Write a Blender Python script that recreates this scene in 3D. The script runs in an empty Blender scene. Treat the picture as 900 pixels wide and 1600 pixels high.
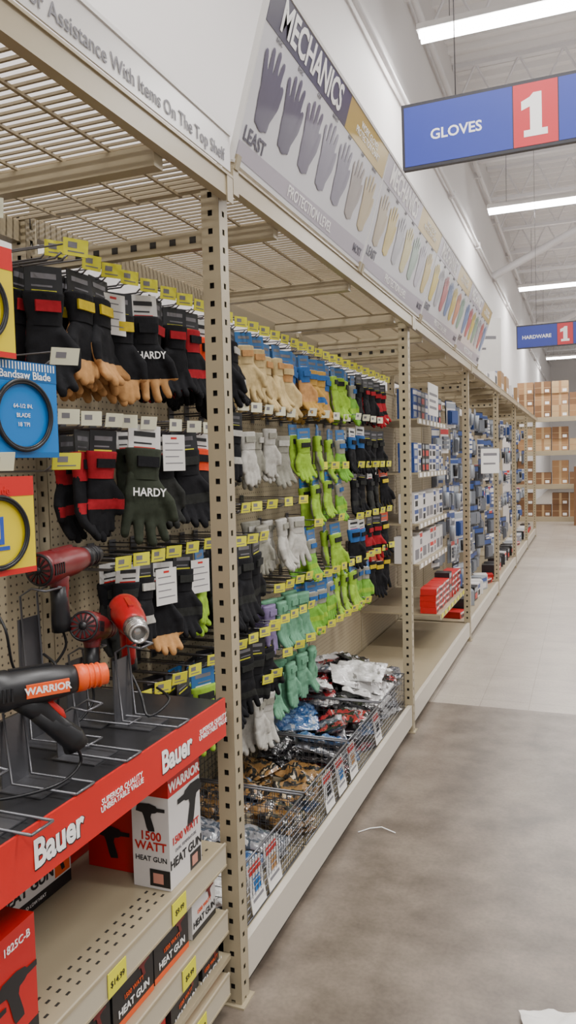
import bpy, math, random
from mathutils import Vector, Matrix, noise
random.seed(7)
scene=bpy.context.scene
COL=scene.collection
pi=math.pi
# ------------------------------------------------------------------ camera
cam=bpy.data.objects.new('camera',bpy.data.cameras.new('camera'));COL.objects.link(cam)
cam.data.lens=27;cam.data.sensor_width=36;cam.data.clip_end=200
cam.matrix_world=Matrix.Translation((0.95,0,1.6))@Matrix.Rotation(math.radians(21.2),4,'Z')@Matrix.Rotation(math.radians(86.5),4,'X')@Matrix.Rotation(math.radians(-1.4),4,'Z')
scene.camera=cam
# ------------------------------------------------------------------ materials
def lin(h):
    h=h.lstrip('#');c=[int(h[i:i+2],16)/255 for i in (0,2,4)]
    return tuple((x/12.92 if x<=.04045 else ((x+.055)/1.055)**2.4) for x in c)+(1,)
MC={}
def mat(name,hexc,rough=.5,metal=0,var=0.0,scale=30,alpha=1,emit=0,bump=0,spec=.5):
    if name in MC: return MC[name]
    m=bpy.data.materials.new(name);m.use_nodes=True
    nt=m.node_tree;b=nt.nodes['Principled BSDF']
    c=lin(hexc);b.inputs['Base Color'].default_value=c
    b.inputs['Roughness'].default_value=rough;b.inputs['Metallic'].default_value=metal
    b.inputs['Specular IOR Level'].default_value=spec
    if alpha<1: b.inputs['Alpha'].default_value=alpha
    if emit:
        b.inputs['Emission Color'].default_value=c;b.inputs['Emission Strength'].default_value=emit
    if var>0 or bump>0:
        tc=nt.nodes.new('ShaderNodeTexCoord');n=nt.nodes.new('ShaderNodeTexNoise');n.inputs['Scale'].default_value=scale;n.inputs['Detail'].default_value=4
        nt.links.new(tc.outputs['Object'],n.inputs['Vector'])
        if var>0:
            r=nt.nodes.new('ShaderNodeMix');r.data_type='RGBA'
            r.inputs[6].default_value=tuple(x*(1-var) for x in c[:3])+(1,);r.inputs[7].default_value=tuple(min(1,x*(1+var)) for x in c[:3])+(1,)
            nt.links.new(n.outputs['Fac'],r.inputs[0]);nt.links.new(r.outputs[2],b.inputs['Base Color'])
        if bump>0:
            bp=nt.nodes.new('ShaderNodeBump');bp.inputs['Strength'].default_value=bump;bp.inputs['Distance'].default_value=.004
            nt.links.new(n.outputs['Fac'],bp.inputs['Height']);nt.links.new(bp.outputs[0],b.inputs['Normal'])
    MC[name]=m;return m
BEIGE=mat('beige_enamel','#a4977c',.36,0,.05,8)
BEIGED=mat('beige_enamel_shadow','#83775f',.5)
WIRE=mat('beige_wire','#93856a',.4)
CHROME=mat('zinc_wire','#6f6e72',.3,.8)
STEEL=mat('grey_steel','#6c6c70',.35,.7)
BLACK=mat('black_plastic','#17171a',.4,0,.2,40)
DARK=mat('dark_recess','#26221d',.8)
WHITE=mat('white_card','#e2dfda',.5,0,.04,20)
YTAG=mat('yellow_tag','#dfda2e',.5)
INK=mat('ink_black','#1b1b1d',.6)
INKG=mat('ink_grey','#77757a',.6)
RED=mat('signal_red','#cc1f1a',.35)
ORANGE=mat('warning_orange','#ee5a20',.4)
TXW=mat('print_white','#f7f5f2',.45)
def pegmat():
    m=bpy.data.materials.new('perforated_board');m.use_nodes=True;nt=m.node_tree;b=nt.nodes['Principled BSDF'];b.inputs['Roughness'].default_value=.5
    tc=nt.nodes.new('ShaderNodeTexCoord');sp=nt.nodes.new('ShaderNodeSeparateXYZ');nt.links.new(tc.outputs['Object'],sp.inputs[0])
    def M(op,a,bv=None):
        n=nt.nodes.new('ShaderNodeMath');n.operation=op
        for i,x in enumerate((a,bv)):
            if x is None: continue
            if isinstance(x,(int,float)): n.inputs[i].default_value=x
            else: nt.links.new(x,n.inputs[i])
        return n.outputs[0]
    def cell(o):
        f=M('FRACT',M('MULTIPLY',o,1/.0254));return M('POWER',M('ABSOLUTE',M('SUBTRACT',f,.5)),2.0)
    d=M('ADD',cell(sp.outputs['Y']),cell(sp.outputs['Z']));h=M('LESS_THAN',d,.022)
    mx=nt.nodes.new('ShaderNodeMix');mx.data_type='RGBA';mx.inputs[6].default_value=lin('#afa185');mx.inputs[7].default_value=lin('#4a4236')
    nt.links.new(h,mx.inputs[0]);nt.links.new(mx.outputs[2],b.inputs['Base Color']);return m
PEG=pegmat()
# ------------------------------------------------------------------ mesh builder
class MB:
    def __init__(s): s.v=[];s.f=[];s.m=[];s.s=[]
    def add(s,vs,fs,mi=0,M=None,sm=False):
        o=len(s.v)
        for p in vs: s.v.append(tuple(M@Vector(p)) if M is not None else tuple(p))
        for f in fs: s.f.append([i+o for i in f]);s.m.append(mi);s.s.append(sm)
        return s
    def box(s,x0,x1,y0,y1,z0,z1,mi=0,M=None):
        v=[(x0,y0,z0),(x1,y0,z0),(x1,y1,z0),(x0,y1,z0),(x0,y0,z1),(x1,y0,z1),(x1,y1,z1),(x0,y1,z1)]
        return s.add(v,[(0,3,2,1),(4,5,6,7),(0,1,5,4),(1,2,6,5),(2,3,7,6),(3,0,4,7)],mi,M)
    def tube(s,pts,r,seg=6,mi=0,M=None,sm=True,flat=1.0):
        pts=[Vector(p) for p in pts];n=len(pts);rr=r if isinstance(r,(list,tuple)) else [r]*n
        vs=[];fs=[];up=None
        for i,p in enumerate(pts):
            t=(pts[min(i+1,n-1)]-pts[max(i-1,0)]).normalized()
            if up is None:
                up=Vector((0,0,1)) if abs(t.z)<.9 else Vector((1,0,0))
            a=t.cross(up)
            if a.length<1e-5: a=t.cross(Vector((0,1,0)))
            a.normalize();b=a.cross(t).normalized();up=b
            for k in range(seg):
                an=2*pi*k/seg;vs.append(p+a*math.cos(an)*rr[i]+b*math.sin(an)*rr[i]*flat)
        for i in range(n-1):
            for k in range(seg):
                k2=(k+1)%seg;fs.append((i*seg+k,i*seg+k2,(i+1)*seg+k2,(i+1)*seg+k))
        fs.append(tuple(range(seg))[::-1]);fs.append(tuple((n-1)*seg+k for k in range(seg)))
        return s.add(vs,fs,mi,M,sm)
    def lathe(s,prof,seg=20,mi=0,M=None,sm=True):
        vs=[];fs=[];n=len(prof)
        for h,r in prof:
            for k in range(seg):
                an=2*pi*k/seg;vs.append((h,math.cos(an)*r,math.sin(an)*r))
        for i in range(n-1):
            for k in range(seg):
                k2=(k+1)%seg;fs.append((i*seg+k,i*seg+k2,(i+1)*seg+k2,(i+1)*seg+k))
        if prof[0][1]>1e-5: fs.append(tuple(range(seg))[::-1])
        if prof[-1][1]>1e-5: fs.append(tuple((n-1)*seg+k for k in range(seg)))
        return s.add(vs,fs,mi,M,sm)
    def ball(s,c,r,u=12,v=8,mi=0):
        vs=[];fs=[]
        r=(r,r,r) if not isinstance(r,(tuple,list)) else r
        for j in range(v+1):
            th=pi*j/v
            for i in range(u):
                ph=2*pi*i/u;vs.append((c[0]+r[0]*math.sin(th)*math.cos(ph),c[1]+r[1]*math.sin(th)*math.sin(ph),c[2]+r[2]*math.cos(th)))
        for j in range(v):
            for i in range(u):
                i2=(i+1)%u;fs.append((j*u+i,(j+1)*u+i,(j+1)*u+i2,j*u+i2))
        return s.add(vs,fs,mi,None,True)
    def torus(s,R,r,seg=40,rs=8,mi=0,M=None):
        vs=[];fs=[]
        for i in range(seg):
            a=2*pi*i/seg
            for j in range(rs):
                b=2*pi*j/rs;q=R+r*math.cos(b);vs.append((q*math.cos(a),r*math.sin(b),q*math.sin(a)))
        for i in range(seg):
            for j in range(rs):
                i2=(i+1)%seg;j2=(j+1)%rs;fs.append((i*rs+j,i2*rs+j,i2*rs+j2,i*rs+j2))
        return s.add(vs,fs,mi,M,True)
    def mesh(s,name,mats):
        me=bpy.data.meshes.new(name);me.from_pydata(s.v,[],s.f)
        for m in mats: me.materials.append(m)
        for i,p in enumerate(me.polygons): p.material_index=s.m[i];p.use_smooth=s.s[i]
        me.update();return me
def ob(name,me,parent=None,loc=(0,0,0),rot=(0,0,0),sc=None,**kw):
    o=bpy.data.objects.new(name,me);COL.objects.link(o)
    o.location=loc;o.rotation_euler=rot
    if sc: o.scale=sc if isinstance(sc,(tuple,list)) else (sc,sc,sc)
    if parent: o.parent=parent
    for k,v in kw.items(): o[k]=v
    return o
def thing(name,me,label,cat,loc=(0,0,0),rot=(0,0,0),group=None,sc=None):
    o=ob(name,me,None,loc,rot,sc);o['label']=label;o['category']=cat
    if group:o['group']=group
    return o
TC={}
def textmesh(body,size,m,bold=.0,ext=.0004,al='CENTER',sx=1,shear=0):
    k=(body,size,m.name,bold,al,sx,shear)
    if k in TC: return TC[k]
    c=bpy.data.curves.new('lettering','FONT');c.body=body;c.size=size;c.align_x=al;c.align_y='CENTER';c.offset=bold*size;c.extrude=ext;c.resolution_u=3;c.shear=shear;c.space_line=.85
    t=bpy.data.objects.new('tmp',c);COL.objects.link(t);bpy.context.view_layer.update()
    me=bpy.data.meshes.new_from_object(t.evaluated_get(bpy.context.evaluated_depsgraph_get()))
    bpy.data.objects.remove(t);bpy.data.curves.remove(c)
    me.materials.clear();me.materials.append(m)
    if sx!=1:
        for v in me.vertices: v.co.x*=sx
    TC[k]=me;return me
def text(parent,body,size,m,loc,rot=(pi/2,0,0),**k):
    return ob('lettering',textmesh(body,size,m,**k),parent,loc,rot)
R90=(0,0,pi/2)
def structure(name,me,loc=(0,0,0)):
    o=ob(name,me,None,loc);o['kind']='structure';return o
# ------------------------------------------------------------------ room shell
def noise_floor(name,c1,c2,c3,tile=False):
    m=bpy.data.materials.new(name);m.use_nodes=True;nt=m.node_tree;b=nt.nodes['Principled BSDF']
    tc=nt.nodes.new('ShaderNodeTexCoord')
    n1=nt.nodes.new('ShaderNodeTexNoise');n1.inputs['Scale'].default_value=3.8 if not tile else 3;n1.inputs['Detail'].default_value=8;n1.inputs['Roughness'].default_value=.6
    nt.links.new(tc.outputs['Object'],n1.inputs['Vector'])
    r=nt.nodes.new('ShaderNodeValToRGB');r.color_ramp.elements[0].position=.36;r.color_ramp.elements[1].position=.68
    r.color_ramp.elements[0].color=lin(c1);r.color_ramp.elements[1].color=lin(c2);nt.links.new(n1.outputs['Fac'],r.inputs[0])
    n2=nt.nodes.new('ShaderNodeTexNoise');n2.inputs['Scale'].default_value=70;n2.inputs['Detail'].default_value=3
    nt.links.new(tc.outputs['Object'],n2.inputs['Vector'])
    mx=nt.nodes.new('ShaderNodeMix');mx.data_type='RGBA';mx.blend_type='MULTIPLY';mx.inputs[0].default_value=.35
    r2=nt.nodes.new('ShaderNodeValToRGB');r2.color_ramp.elements[0].position=.35;r2.color_ramp.elements[1].position=.6;r2.color_ramp.elements[0].color=(.6,.6,.6,1)
    nt.links.new(n2.outputs['Fac'],r2.inputs[0]);nt.links.new(r.outputs[0],mx.inputs[6]);nt.links.new(r2.outputs[0],mx.inputs[7])
    last=mx.outputs[2]
    if tile:
        br=nt.nodes.new('ShaderNodeTexBrick');br.offset=0;br.inputs['Scale'].default_value=1;br.inputs['Brick Width'].default_value=.305;br.inputs['Row Height'].default_value=.305
        br.inputs['Mortar Size'].default_value=.0022;br.inputs['Color1'].default_value=(1,1,1,1);br.inputs['Color2'].default_value=(.95,.95,.95,1);br.inputs['Mortar'].default_value=lin(c3)
        nt.links.new(tc.outputs['Object'],br.inputs['Vector'])
        m2=nt.nodes.new('ShaderNodeMix');m2.data_type='RGBA';m2.blend_type='MULTIPLY';m2.inputs[0].default_value=1
        nt.links.new(last,m2.inputs[6]);nt.links.new(br.outputs['Color'],m2.inputs[7]);last=m2.outputs[2]
    nt.links.new(last,b.inputs['Base Color']);b.inputs['Roughness'].default_value=.36 if not tile else .34
    return m
CONC=noise_floor('polished_concrete','#5e544a','#85796c','#000000')
TILE=noise_floor('vinyl_tile','#a0958a','#b3a99b','#cfcbc5',True)
structure('floor',MB().add([(-1,-3,0),(9,-3,0),(9,5.03,0),(-1,5.03,0)],[(0,1,2,3)]).mesh('floor',[CONC]))
structure('floor.001',MB().add([(-1,5.03,0),(9,5.03,0),(9,45,0),(-1,45,0)],[(0,1,2,3)]).mesh('floor',[TILE]))
WALLM=mat('white_wall_paint','#d6d2d0',.7,0,.03,2)
structure('wall_left',MB().box(-1.0,-.85,-3,45,0,7.6).mesh('wall',[WALLM]))
structure('wall_back',MB().box(-1,9,45,45.2,0,7.6).mesh('wall',[WALLM]))
y=-3;vs=[];fs=[]
while y<45:
    vs+= [(-1,y,7.4),(9,y,7.4),(-1,y+.16,7.4),(9,y+.16,7.4),(-1,y+.2,7.33),(9,y+.2,7.33),(-1,y+.26,7.33),(9,y+.26,7.33)]
    y+=.3
vs+=[(-1,y,7.4),(9,y,7.4)]
for i in range(0,len(vs)-2,2): fs.append((i,i+1,i+3,i+2))
CEILM=mat('ceiling_deck_white','#eae8e8',.6)
structure('ceiling',MB().add(vs,fs).mesh('ceiling',[CEILM]))
PIPE=mat('white_pipe','#d6d3d3',.5)
for z,x,r in ((6.55,-.76,.04),(5.35,-.79,.025)):
    mb=MB().tube([(x,-2,z),(x,44,z)],r,10)
    for k in range(16): mb.box(-.85,x+.03,k*2.8,k*2.8+.04,z-.05,z+.05)
    thing('wall_pipe',mb.mesh('pipe',[PIPE]),'long white conduit pipe clamped to the upper wall','pipe')
TR=mat('joist_white','#e2e0e2',.5)
def joist_mesh():
    mb=MB();mb.box(-.84,9,-.05,.05,.6,.66);mb.box(-.84,9,-.05,.05,0,.06)
    x=-.82
    while x<8.6:
        mb.tube([(x,0,.03),(x+.3,0,.63)],.018,5,sm=False);mb.tube([(x+.3,0,.63),(x+.6,0,.03)],.018,5,sm=False);x+=.6
    return mb.mesh('joist',[TR])
JM=joist_mesh()
for k in range(20):
    thing('roof_joist',JM,'white open-web steel roof joist under the corrugated deck','roof joist',(0,1.2+k*2.1,6.67),group='roof joists')
for yy,zz in ((16,5.24),(24,5.1)):
    thing('diagonal_brace',MB().tube([(-.76,yy,zz),(3.6,yy,zz+2.0)],.075,8).mesh('brace',[TR]),'thick white diagonal steel brace rising from the wall','brace')
LM=mat('fluorescent_tube','#ffffff',.3,emit=18)
FIX=mat('fixture_white','#dedbd8',.5)
hm=MB().box(0,2.5,-.09,.09,.035,.09).box(0,2.5,-.03,.03,.09,.12).mesh('housing',[FIX])
tm=MB().tube([(0.02,0,.0),(2.48,0,.0)],.036,8).mesh('tube',[LM])
wm=MB().tube([(0,0,.12),(0,0,1.62)],.004,4).mesh('wires',[CHROME])
for i,y in enumerate((-2.5,2.2,7.65,13.3,19.6,25.2,33.5)):  # row above the camera is out of view, added for lighting
  for x in (-.55,2.6):
    f=thing('fluorescent_light_fixture',hm,'long white ceiling fixture with glowing fluorescent tubes','ceiling light',(x,y,5.68),group='ceiling lights')
    for dy in (-.05,.05): ob('fluorescent_tube',tm,f,(0,dy,0))
    for dx in (.3,2.2): ob('suspension_wire',wm,f,(dx,0,0))
    l=bpy.data.lights.new('tube_glow','AREA');l.shape='RECTANGLE';l.size=2.4;l.size_y=.25;l.energy=160;l.color=(1,.97,.94)
    lo=bpy.data.objects.new('tube_glow',l);COL.objects.link(lo);lo.location=(x+1.25,y,5.63)
w=bpy.data.worlds.new('world');scene.world=w;w.use_nodes=True;w.node_tree.nodes['Background'].inputs[0].default_value=(1,.98,.96,1);w.node_tree.nodes['Background'].inputs[1].default_value=.68
# ------------------------------------------------------------------ racks
def perf_post(h,w=.055):
    mb=MB();n=int(h/.05);t=.002
    for ax in range(4):
        M=Matrix.Rotation(ax*pi/2,4,'Z')
        a=w/2;y0=-a;y1=-a+t
        if ax==3:
            mb.box(-a,a,y0,y1,0,h,0,M);continue
        mb.box(-a,-.007,y0,y1,0,h,0,M);mb.box(.007,a,y0,y1,0,h,0,M)
        for k in range(n+1):
            mb.box(-.007,.007,y0,y1,(k-1)*.05+.016 if k else 0,k*.05,0,M)
    mb.box(-.015,.015,-.015,.015,0,h,1)
    mb.box(-.04,.04,-.04,.04,0,.006,0)
    return mb.mesh('upright_post',[BEIGE,DARK])
POST=perf_post(2.44)
BW=2.44
beam=MB().box(.002,.03,0.001,BW-.001,2.375,2.44).box(.002,.035,0.001,BW-.001,2.43,2.437)
for yy in (.02,BW-.02):
    beam.box(.03,.034,yy-.018,yy+.018,2.36,2.43)
BEAM=beam.mesh('beam',[BEIGE])
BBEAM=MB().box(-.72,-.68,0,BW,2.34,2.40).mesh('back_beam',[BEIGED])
arm=MB().box(-.65,-.055,-.015,.015,2.22,2.27)
for k in range(9): arm.box(-.62+k*.065,-.60+k*.065,-.0165,.0165,2.236,2.254,1)
arm.box(-.65,-.055,-.02,.02,2.385,2.42)
ARM=arm.mesh('side_arm',[BEIGE,DARK])
CB=MB().box(-.70,0,-.02,.02,2.345,2.395).mesh('cross_beam',[BEIGE])
dk=MB()
for k in range(84): 
    if 0.03<k*.029<2.42: dk.box(-.70,0,k*.029,k*.029+.006,2.405,2.411)
for x in (-.69,-.55,-.41,-.27,-.13,-.01): dk.box(x,x+.008,.01,2.43,2.398,2.405)
DECK=dk.mesh('wire_deck',[WIRE])
PB=MB().box(-.67,-.66,.028,1.215,.1,2.2).box(-.67,-.66,1.225,2.41,.1,2.2)
PB.box(-.668,-.655,1.205,1.235,.1,2.2,1).box(-.68,-.655,.02,2.42,2.2,2.22,1)
PEGM=PB.mesh('pegboard_panel',[PEG,BEIGE])
BASE=MB().box(-.65,-.03,.03,2.41,.145,.16).mesh('base_deck',[BEIGE])
KICK=MB().box(-.03,-.005,.03,2.41,.045,.165).box(-.06,-.03,.03,2.41,.0,.045,1).mesh('kick_plate',[mat('kick_white','#c8c0b2',.4),DARK])
for i in range(7):
    Y0=-.44+i*BW
    r=thing('storage_rack',None,'tall beige slotted-post steel shelving bay with wire top deck','shelving rack',(0,Y0,0),group='run of shelving bays')
    r.empty_display_size=.2
    dz=-.03 if i==0 else 0
    ob('upright_post',POST,r,(-.0275,BW,0));ob('upright_post',POST,r,(-.69,BW,0),sc=(1,1,.98))
    if i==0: ob('upright_post',POST,r,(-.0275,0,0))
    ob('beam',BEAM,r,(0,0,dz));ob('back_beam',BBEAM,r,(0,0,dz));ob('side_arm',ARM,r,(0,BW,0))
    for yy in (.4,1.25,2.09): ob('cross_beam',CB,r,(0,yy,dz))
    ob('wire_deck',DECK,r,(0,0,dz));ob('pegboard_panel',PEGM,r);ob('base_deck',BASE,r)
    if i: ob('kick_plate',KICK,r)
def shelf_mesh(w,d,lip=.07,perf=True):
    mb=MB().box(0,w,-d,0,-.012,0,0);mb.box(0,w,-d-.004,-d,-lip,.004,1);mb.box(.0,w,-d-.006,-d-.004,-lip,-lip+.006,0);mb.box(0,w,-d-.006,-d-.004,-.004,.004,0)
    if perf:
        x=.04
        while x<w-.03:
            for j in range(3): mb.box(x,x+.012,-d+.03+j*.024,-d+.036+j*.024,0,.0006,2)
            x+=.035
    return mb
hdr=thing('header_strip',MB().box(0,2.4,0,.004,0,.10).box(0,2.4,-.004,0,.095,.105,1).mesh('header',[mat('header_white','#cfcbc7',.3),FIX]),'white header strip along the rack beam with grey lettering','sign strip',(.036,-.42,2.412),R90)
text(hdr,'For Assistance With Items On The Top Shelf',.047,INKG,(1.955,-.002,.03),bold=.006,sx=.94)
# ------------------------------------------------------------------ gloves
def remeshed(mb,vox,smooth,name):
    me=mb.mesh('t',[]);o=bpy.data.objects.new('t',me);COL.objects.link(o)
    r=o.modifiers.new('r','REMESH');r.mode='VOXEL';r.voxel_size=vox;r.use_smooth_shade=True
    s=o.modifiers.new('s','SMOOTH');s.iterations=smooth;s.factor=.5
    bpy.context.view_layer.update()
    out=bpy.data.meshes.new_from_object(o.evaluated_get(bpy.context.evaluated_depsgraph_get()));out.name=name
    bpy.data.objects.remove(o)
    for v in out.vertices:
        n=noise.noise(v.co*28);v.co.y+=n*.004;v.co.x+=noise.noise(v.co*22+Vector((5,0,0)))*.002
    return out
def glove_base(pose):
    mb=MB();spread={'open':.11,'limp':.02,'curl':.06}[pose];curl={'open':.008,'limp':.006,'curl':.024}[pose];wd={'open':1.06,'limp':.9,'curl':1}[pose]
    mb.ball((0,0,-.165),(.052*wd,.021,.055));mb.ball((0,0,-.14),(.044*wd,.020,.05));mb.ball((.0,-.002,-.19),(.050*wd,.017,.03))
    mb.tube([(0,0,-.10),(0,0,-.15),(0,0,-.2)],[.0165,.0195,.0165],18,flat=2.5*wd)
    for j,(x,L) in enumerate(((-.038,.060),(-.0125,.076),(.0125,.082),(.037,.070))):
        x*=wd;dx=x*spread*4
        p0=Vector((x,0,-.19));p1=p0+Vector((dx*.5,-curl*.5,-L*.5));p2=p0+Vector((dx,-curl*1.6,-L))
        mb.tube([p0,p1,p2],[.0145,.0136,.0115],8);mb.ball(p2,.0117,8,6);mb.ball(p1,.0138,8,6)
    t0=Vector((.03*wd,-.004,-.135));t1=Vector((.06*wd,-.014,-.175));t2=Vector(((.072 if pose=='open' else .062)*wd,-.02,-.212))
    mb.tube([t0,t1,t2],[.019,.0165,.0125],8);mb.ball(t1,.0165,8,6);mb.ball(t2,.0127,8,6)
    return remeshed(mb,.0056,2,'glove_'+pose)
def cuff_base():
    mb=MB();prof=[(-.045,.048,.022),(-.05,.050,.023),(-.085,.046,.0215),(-.095,.043,.0205),(-.12,.041,.020)];vs=[];fs=[];sg=18
    for z,a,b in prof:
        for k in range(sg):
            an=2*pi*k/sg;vs.append((a*math.cos(an),b*math.sin(an),z))
    for i in range(len(prof)-1):
        for k in range(sg): k2=(k+1)%sg;fs.append((i*sg+k,(i+1)*sg+k,(i+1)*sg+k2,i*sg+k2))
    fs.append(tuple(range(sg)))
    mb.add(vs,fs,0,None,True);mb.box(-.03,.03,-.025,-.019,-.09,-.065,1)
    return mb
GB={p:glove_base(p) for p in ('open','limp','curl')}
def fabric(n,h): return mat('fabric_'+n,h,.85,0,.3,70,bump=.4,spec=.2)
FB={n:fabric(n,h) for n,h in dict(black='#18181b',char='#2b2c2a',red='#9e1f28',tan='#b98a58',gold='#b58e48',cream='#c2ab7c',white='#b6b3ab',grey='#8f8d81',neon='#93b93a',neon2='#74aa3c',mint='#6a9c7e',lav='#7d6f95',orange='#dc4726',blue='#2f5f9a',olive='#30352a',yellow='#c9b02c').items()}
ST=dict(redblk=('black','black','red','red','black','k'),redblk2=('black','red','black','black','red','k'),blktan=('black','tan','black','black','yellow','k'),hardy=('black','tan','black','black','black','w'),red2=('red','black','black','black','red','k'),
 orng=('black','black','black','orange','black','w'),tan=('cream','cream','cream','cream','tan','b'),tan2=('cream','cream','cream','tan','cream','b'),gold=('gold','gold','blue','gold','blue','b'),brown=('tan','gold','tan','blue','blue','b'),neon=('neon','grey','neon','neon','char','b'),
 neon2=('neon2','neon','neon','grey','blue','b'),blk=('black','black','char','black','char','k'),blkw=('black','black','white','black','white','k'),white=('white','white','white','white','grey','n'),grey=('grey','white','grey','grey','white','n'),
 mint=('mint','mint','mint','mint','mint','n'),lav=('lav','lav','lav','lav','lav','n'),olive=('olive','char','olive','olive','black','w'),char=('char','black','char','black','char','w'),yelblk=('black','yellow','black','black','yellow','r'),bluek=('black','black','black','blue','black','w'))
WORD=dict(redblk='black work glove with red knuckle and cuff',redblk2='black work glove with red palm',blktan='black work glove with tan palm and yellow strap',hardy='black work glove with tan leather fingers',red2='red work glove with black palm',orng='black work glove with bright orange cuff',tan='cream leather work glove',tan2='pale cream leather work glove',gold='golden leather glove with blue strap',brown='tan leather glove with blue cuff',neon='neon yellow-green coated work glove',neon2='lime green work glove with blue strap',blk='plain black work glove',blkw='black work glove with white trim',white='white cotton work glove',grey='light grey knit work glove',mint='mint green rubber glove',lav='lavender rubber glove',olive='dark olive work glove',char='charcoal grey mechanic work glove',yelblk='black work glove with yellow palm',bluek='blue and black work glove')
cardc={'k':mat('card_black','#222225',.4),'w':mat('card_white','#d4d2ce',.4),'b':mat('card_blue','#2f6ba8',.4),'r':mat('card_orange','#d6502a',.4)}
CM={}
for k,m in cardc.items():
    c=MB().box(-.045,.045,-.0015,.0015,-.06,.012,0);c.box(-.03,.03,-.0022,-.0015,-.016,-.004,1);c.box(-.03,.02,-.0022,-.0015,-.034,-.030,1);c.box(-.03,.03,-.0022,-.0015,-.046,-.041,2)
    CM[k]=c.mesh('hang_card',[m,INKG if k!='w' else INK,YTAG if k=='k' else WHITE if k!='w' else RED])
GC={}
def gmesh(pose,style):
    k=(pose,style)
    if k in GC: return GC[k]
    me=GB[pose].copy();b,p,a,cf,stp,_=ST[style];me.materials.clear()
    for n in (b,p,a): me.materials.append(FB[n])
    for f in me.polygons:
        c=f.center;n=f.normal;f.use_smooth=True
        if n.y>.15 or (style in('hardy','brown','blktan') and c.z<-.215): f.material_index=1
        elif n.y<-.3 and -.205<c.z<-.175: f.material_index=2
        else: f.material_index=0
    cm=cuff_base().mesh('cuff',[FB[cf],FB[stp]]);GC[k]=(me,cm);return GC[k]
def glove(style,x,y,z,group,pose=None,sc=1.0,word=None):
    pose=pose or random.choice(['open','limp','curl','curl'])
    me,cm=gmesh(pose,style);mir=random.choice((1,-1)) if not word else 1
    g=thing('work_glove',me,WORD[style]+' on a hook','glove',(x,y,z),(random.uniform(-.08,.08),random.uniform(-.08,.08),pi/2+(random.uniform(-.55,.25) if not word else -.45)),group,(sc*mir,sc,sc))
    ob('cuff',cm,g)
    cd=ST[style][5]
    if cd!='n': ob('hang_card',CM[cd],g,(0,-.004,0))
    if word: text(g,word,.028,TXW,(0,-.0285,-.152),bold=.012)
    return g
hk=MB()
for dx in (-.012,.012): hk.tube([(dx,0,0),(dx,-.29,0),(dx,-.305,.012)],.0028,5)
hk.tube([(0,0,.035),(0,-.32,.035),(0,-.325,.02)],.0024,5);hk.box(-.02,.02,-.003,0,-.02,.045);hk.tube([(-.012,-.2,0),(.012,-.2,0)],.002,4)
HOOK=hk.mesh('peg_hook',[CHROME])
TAGY=MB().box(-.03,.03,-.0012,.0012,-.02,.02,0).box(-.02,.002,-.0018,-.0012,-.002,.012,1).box(-.02,.02,-.0018,-.0012,-.012,-.009,1).mesh('price_tag',[YTAG,INKG])
TAGW=MB().box(-.03,.03,-.0012,.0012,-.02,.02,0).box(-.02,.002,-.0018,-.0012,-.004,.01,1).mesh('price_tag',[mat('pale_tag','#dedcc0',.5),INKG])
def hook(y,z,tag='y',x=-.655,group='glove hooks',L=1):
    h=thing('peg_hook',HOOK,'zinc wire peg hook with a %s price tag on its end'%('yellow' if tag=='y' else 'pale'),'peg hook',(x,y,z),R90,group,(1,L,1))
    ob('price_tag',TAGY if tag=='y' else TAGW,h,(0,-.330,.022),(random.uniform(0,.25),0,random.uniform(-.6,-.2)))
    return h
def row(z,items,depth=3,tag='y',group='gloves',zo=-.01,sc=1.0):
    for y,st in items:
        hook(y,z,tag)
        if st is None: continue
        for d in range(depth):
            glove(st,-.375-d*.06,y+random.uniform(-.014,.014),z+zo+random.uniform(-.022,.008),group,sc=sc*random.uniform(.94,1.08))
def seq(y0,y1,n,*st): return [(y0+(y1-y0)*k/max(1,n-1),st[k*len(st)//n]) for k in range(n)]
G='gloves on the pegboard'
row(2.15,[(1.675,'redblk2')]+seq(1.83,2.02,3,'blktan'),3,'y',G,sc=1.14)
hook(2.13,2.15);glove('hardy',-.355,2.13,2.13,G,'open',1.15,word='HARDY');glove('hardy',-.44,2.14,2.14,G,sc=1.1)
row(2.15,seq(2.25,2.58,4,'redblk2','redblk2','redblk','orng')+[(2.70,'bluek'),(2.82,'blkw')],3,'y',G,sc=1.1)
row(2.15,seq(2.94,3.42,5,'tan','tan','tan2'),3,'y',G,sc=1.05);row(2.15,seq(3.53,4.02,5,'brown','gold','brown'),3,'y',G,sc=1.05);row(2.15,seq(4.13,4.40,3,'neon'),2,'y',G);row(2.15,seq(4.54,5.25,6,'neon2','blk','redblk2','redblk2','red2','red2'),2,'y',G)
row(1.72,[(1.91,'redblk')],3,'w',G,sc=1.1)
hook(2.10,1.72,'w');glove('olive',-.345,2.10,1.72,G,'open',sc=1.3,word='HARDY');glove('olive',-.44,2.12,1.71,G)
row(1.72,[(2.27,'char'),(2.40,'blk'),(2.52,'orng'),(2.64,'blk')],3,'w',G,sc=1.1)
for y in (1.70,1.80,1.99): hook(y,1.72,'w')
row(1.82,seq(2.82,3.36,5,'blkw','white','grey','white','grey'),2,'w',G,zo=-.02)
row(1.84,seq(3.66,4.26,4,'neon','neon','neon2'),2,'w',G,zo=-.05,sc=.98);row(1.86,seq(4.5,5.2,5,'bluek','blk','blk'),2,'w',G,zo=-.05)
row(1.57,seq(3.82,4.22,3,'neon','neon2'),2,'y',G,zo=-.03,sc=.92);row(1.57,seq(4.55,5.25,5,'blk','char','yelblk'),1,'y',G)
row(1.41,seq(3.1,3.5,3,'grey','white','white'),2,'y',G)
for y in (2.82,2.93): hook(y,1.41)
row(1.30,[(1.93,None),(2.03,'char'),(2.13,'blkw'),(2.23,'hardy'),(2.36,'blk'),(2.50,'neon'),(2.62,'blk')],2,'y',G)
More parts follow.
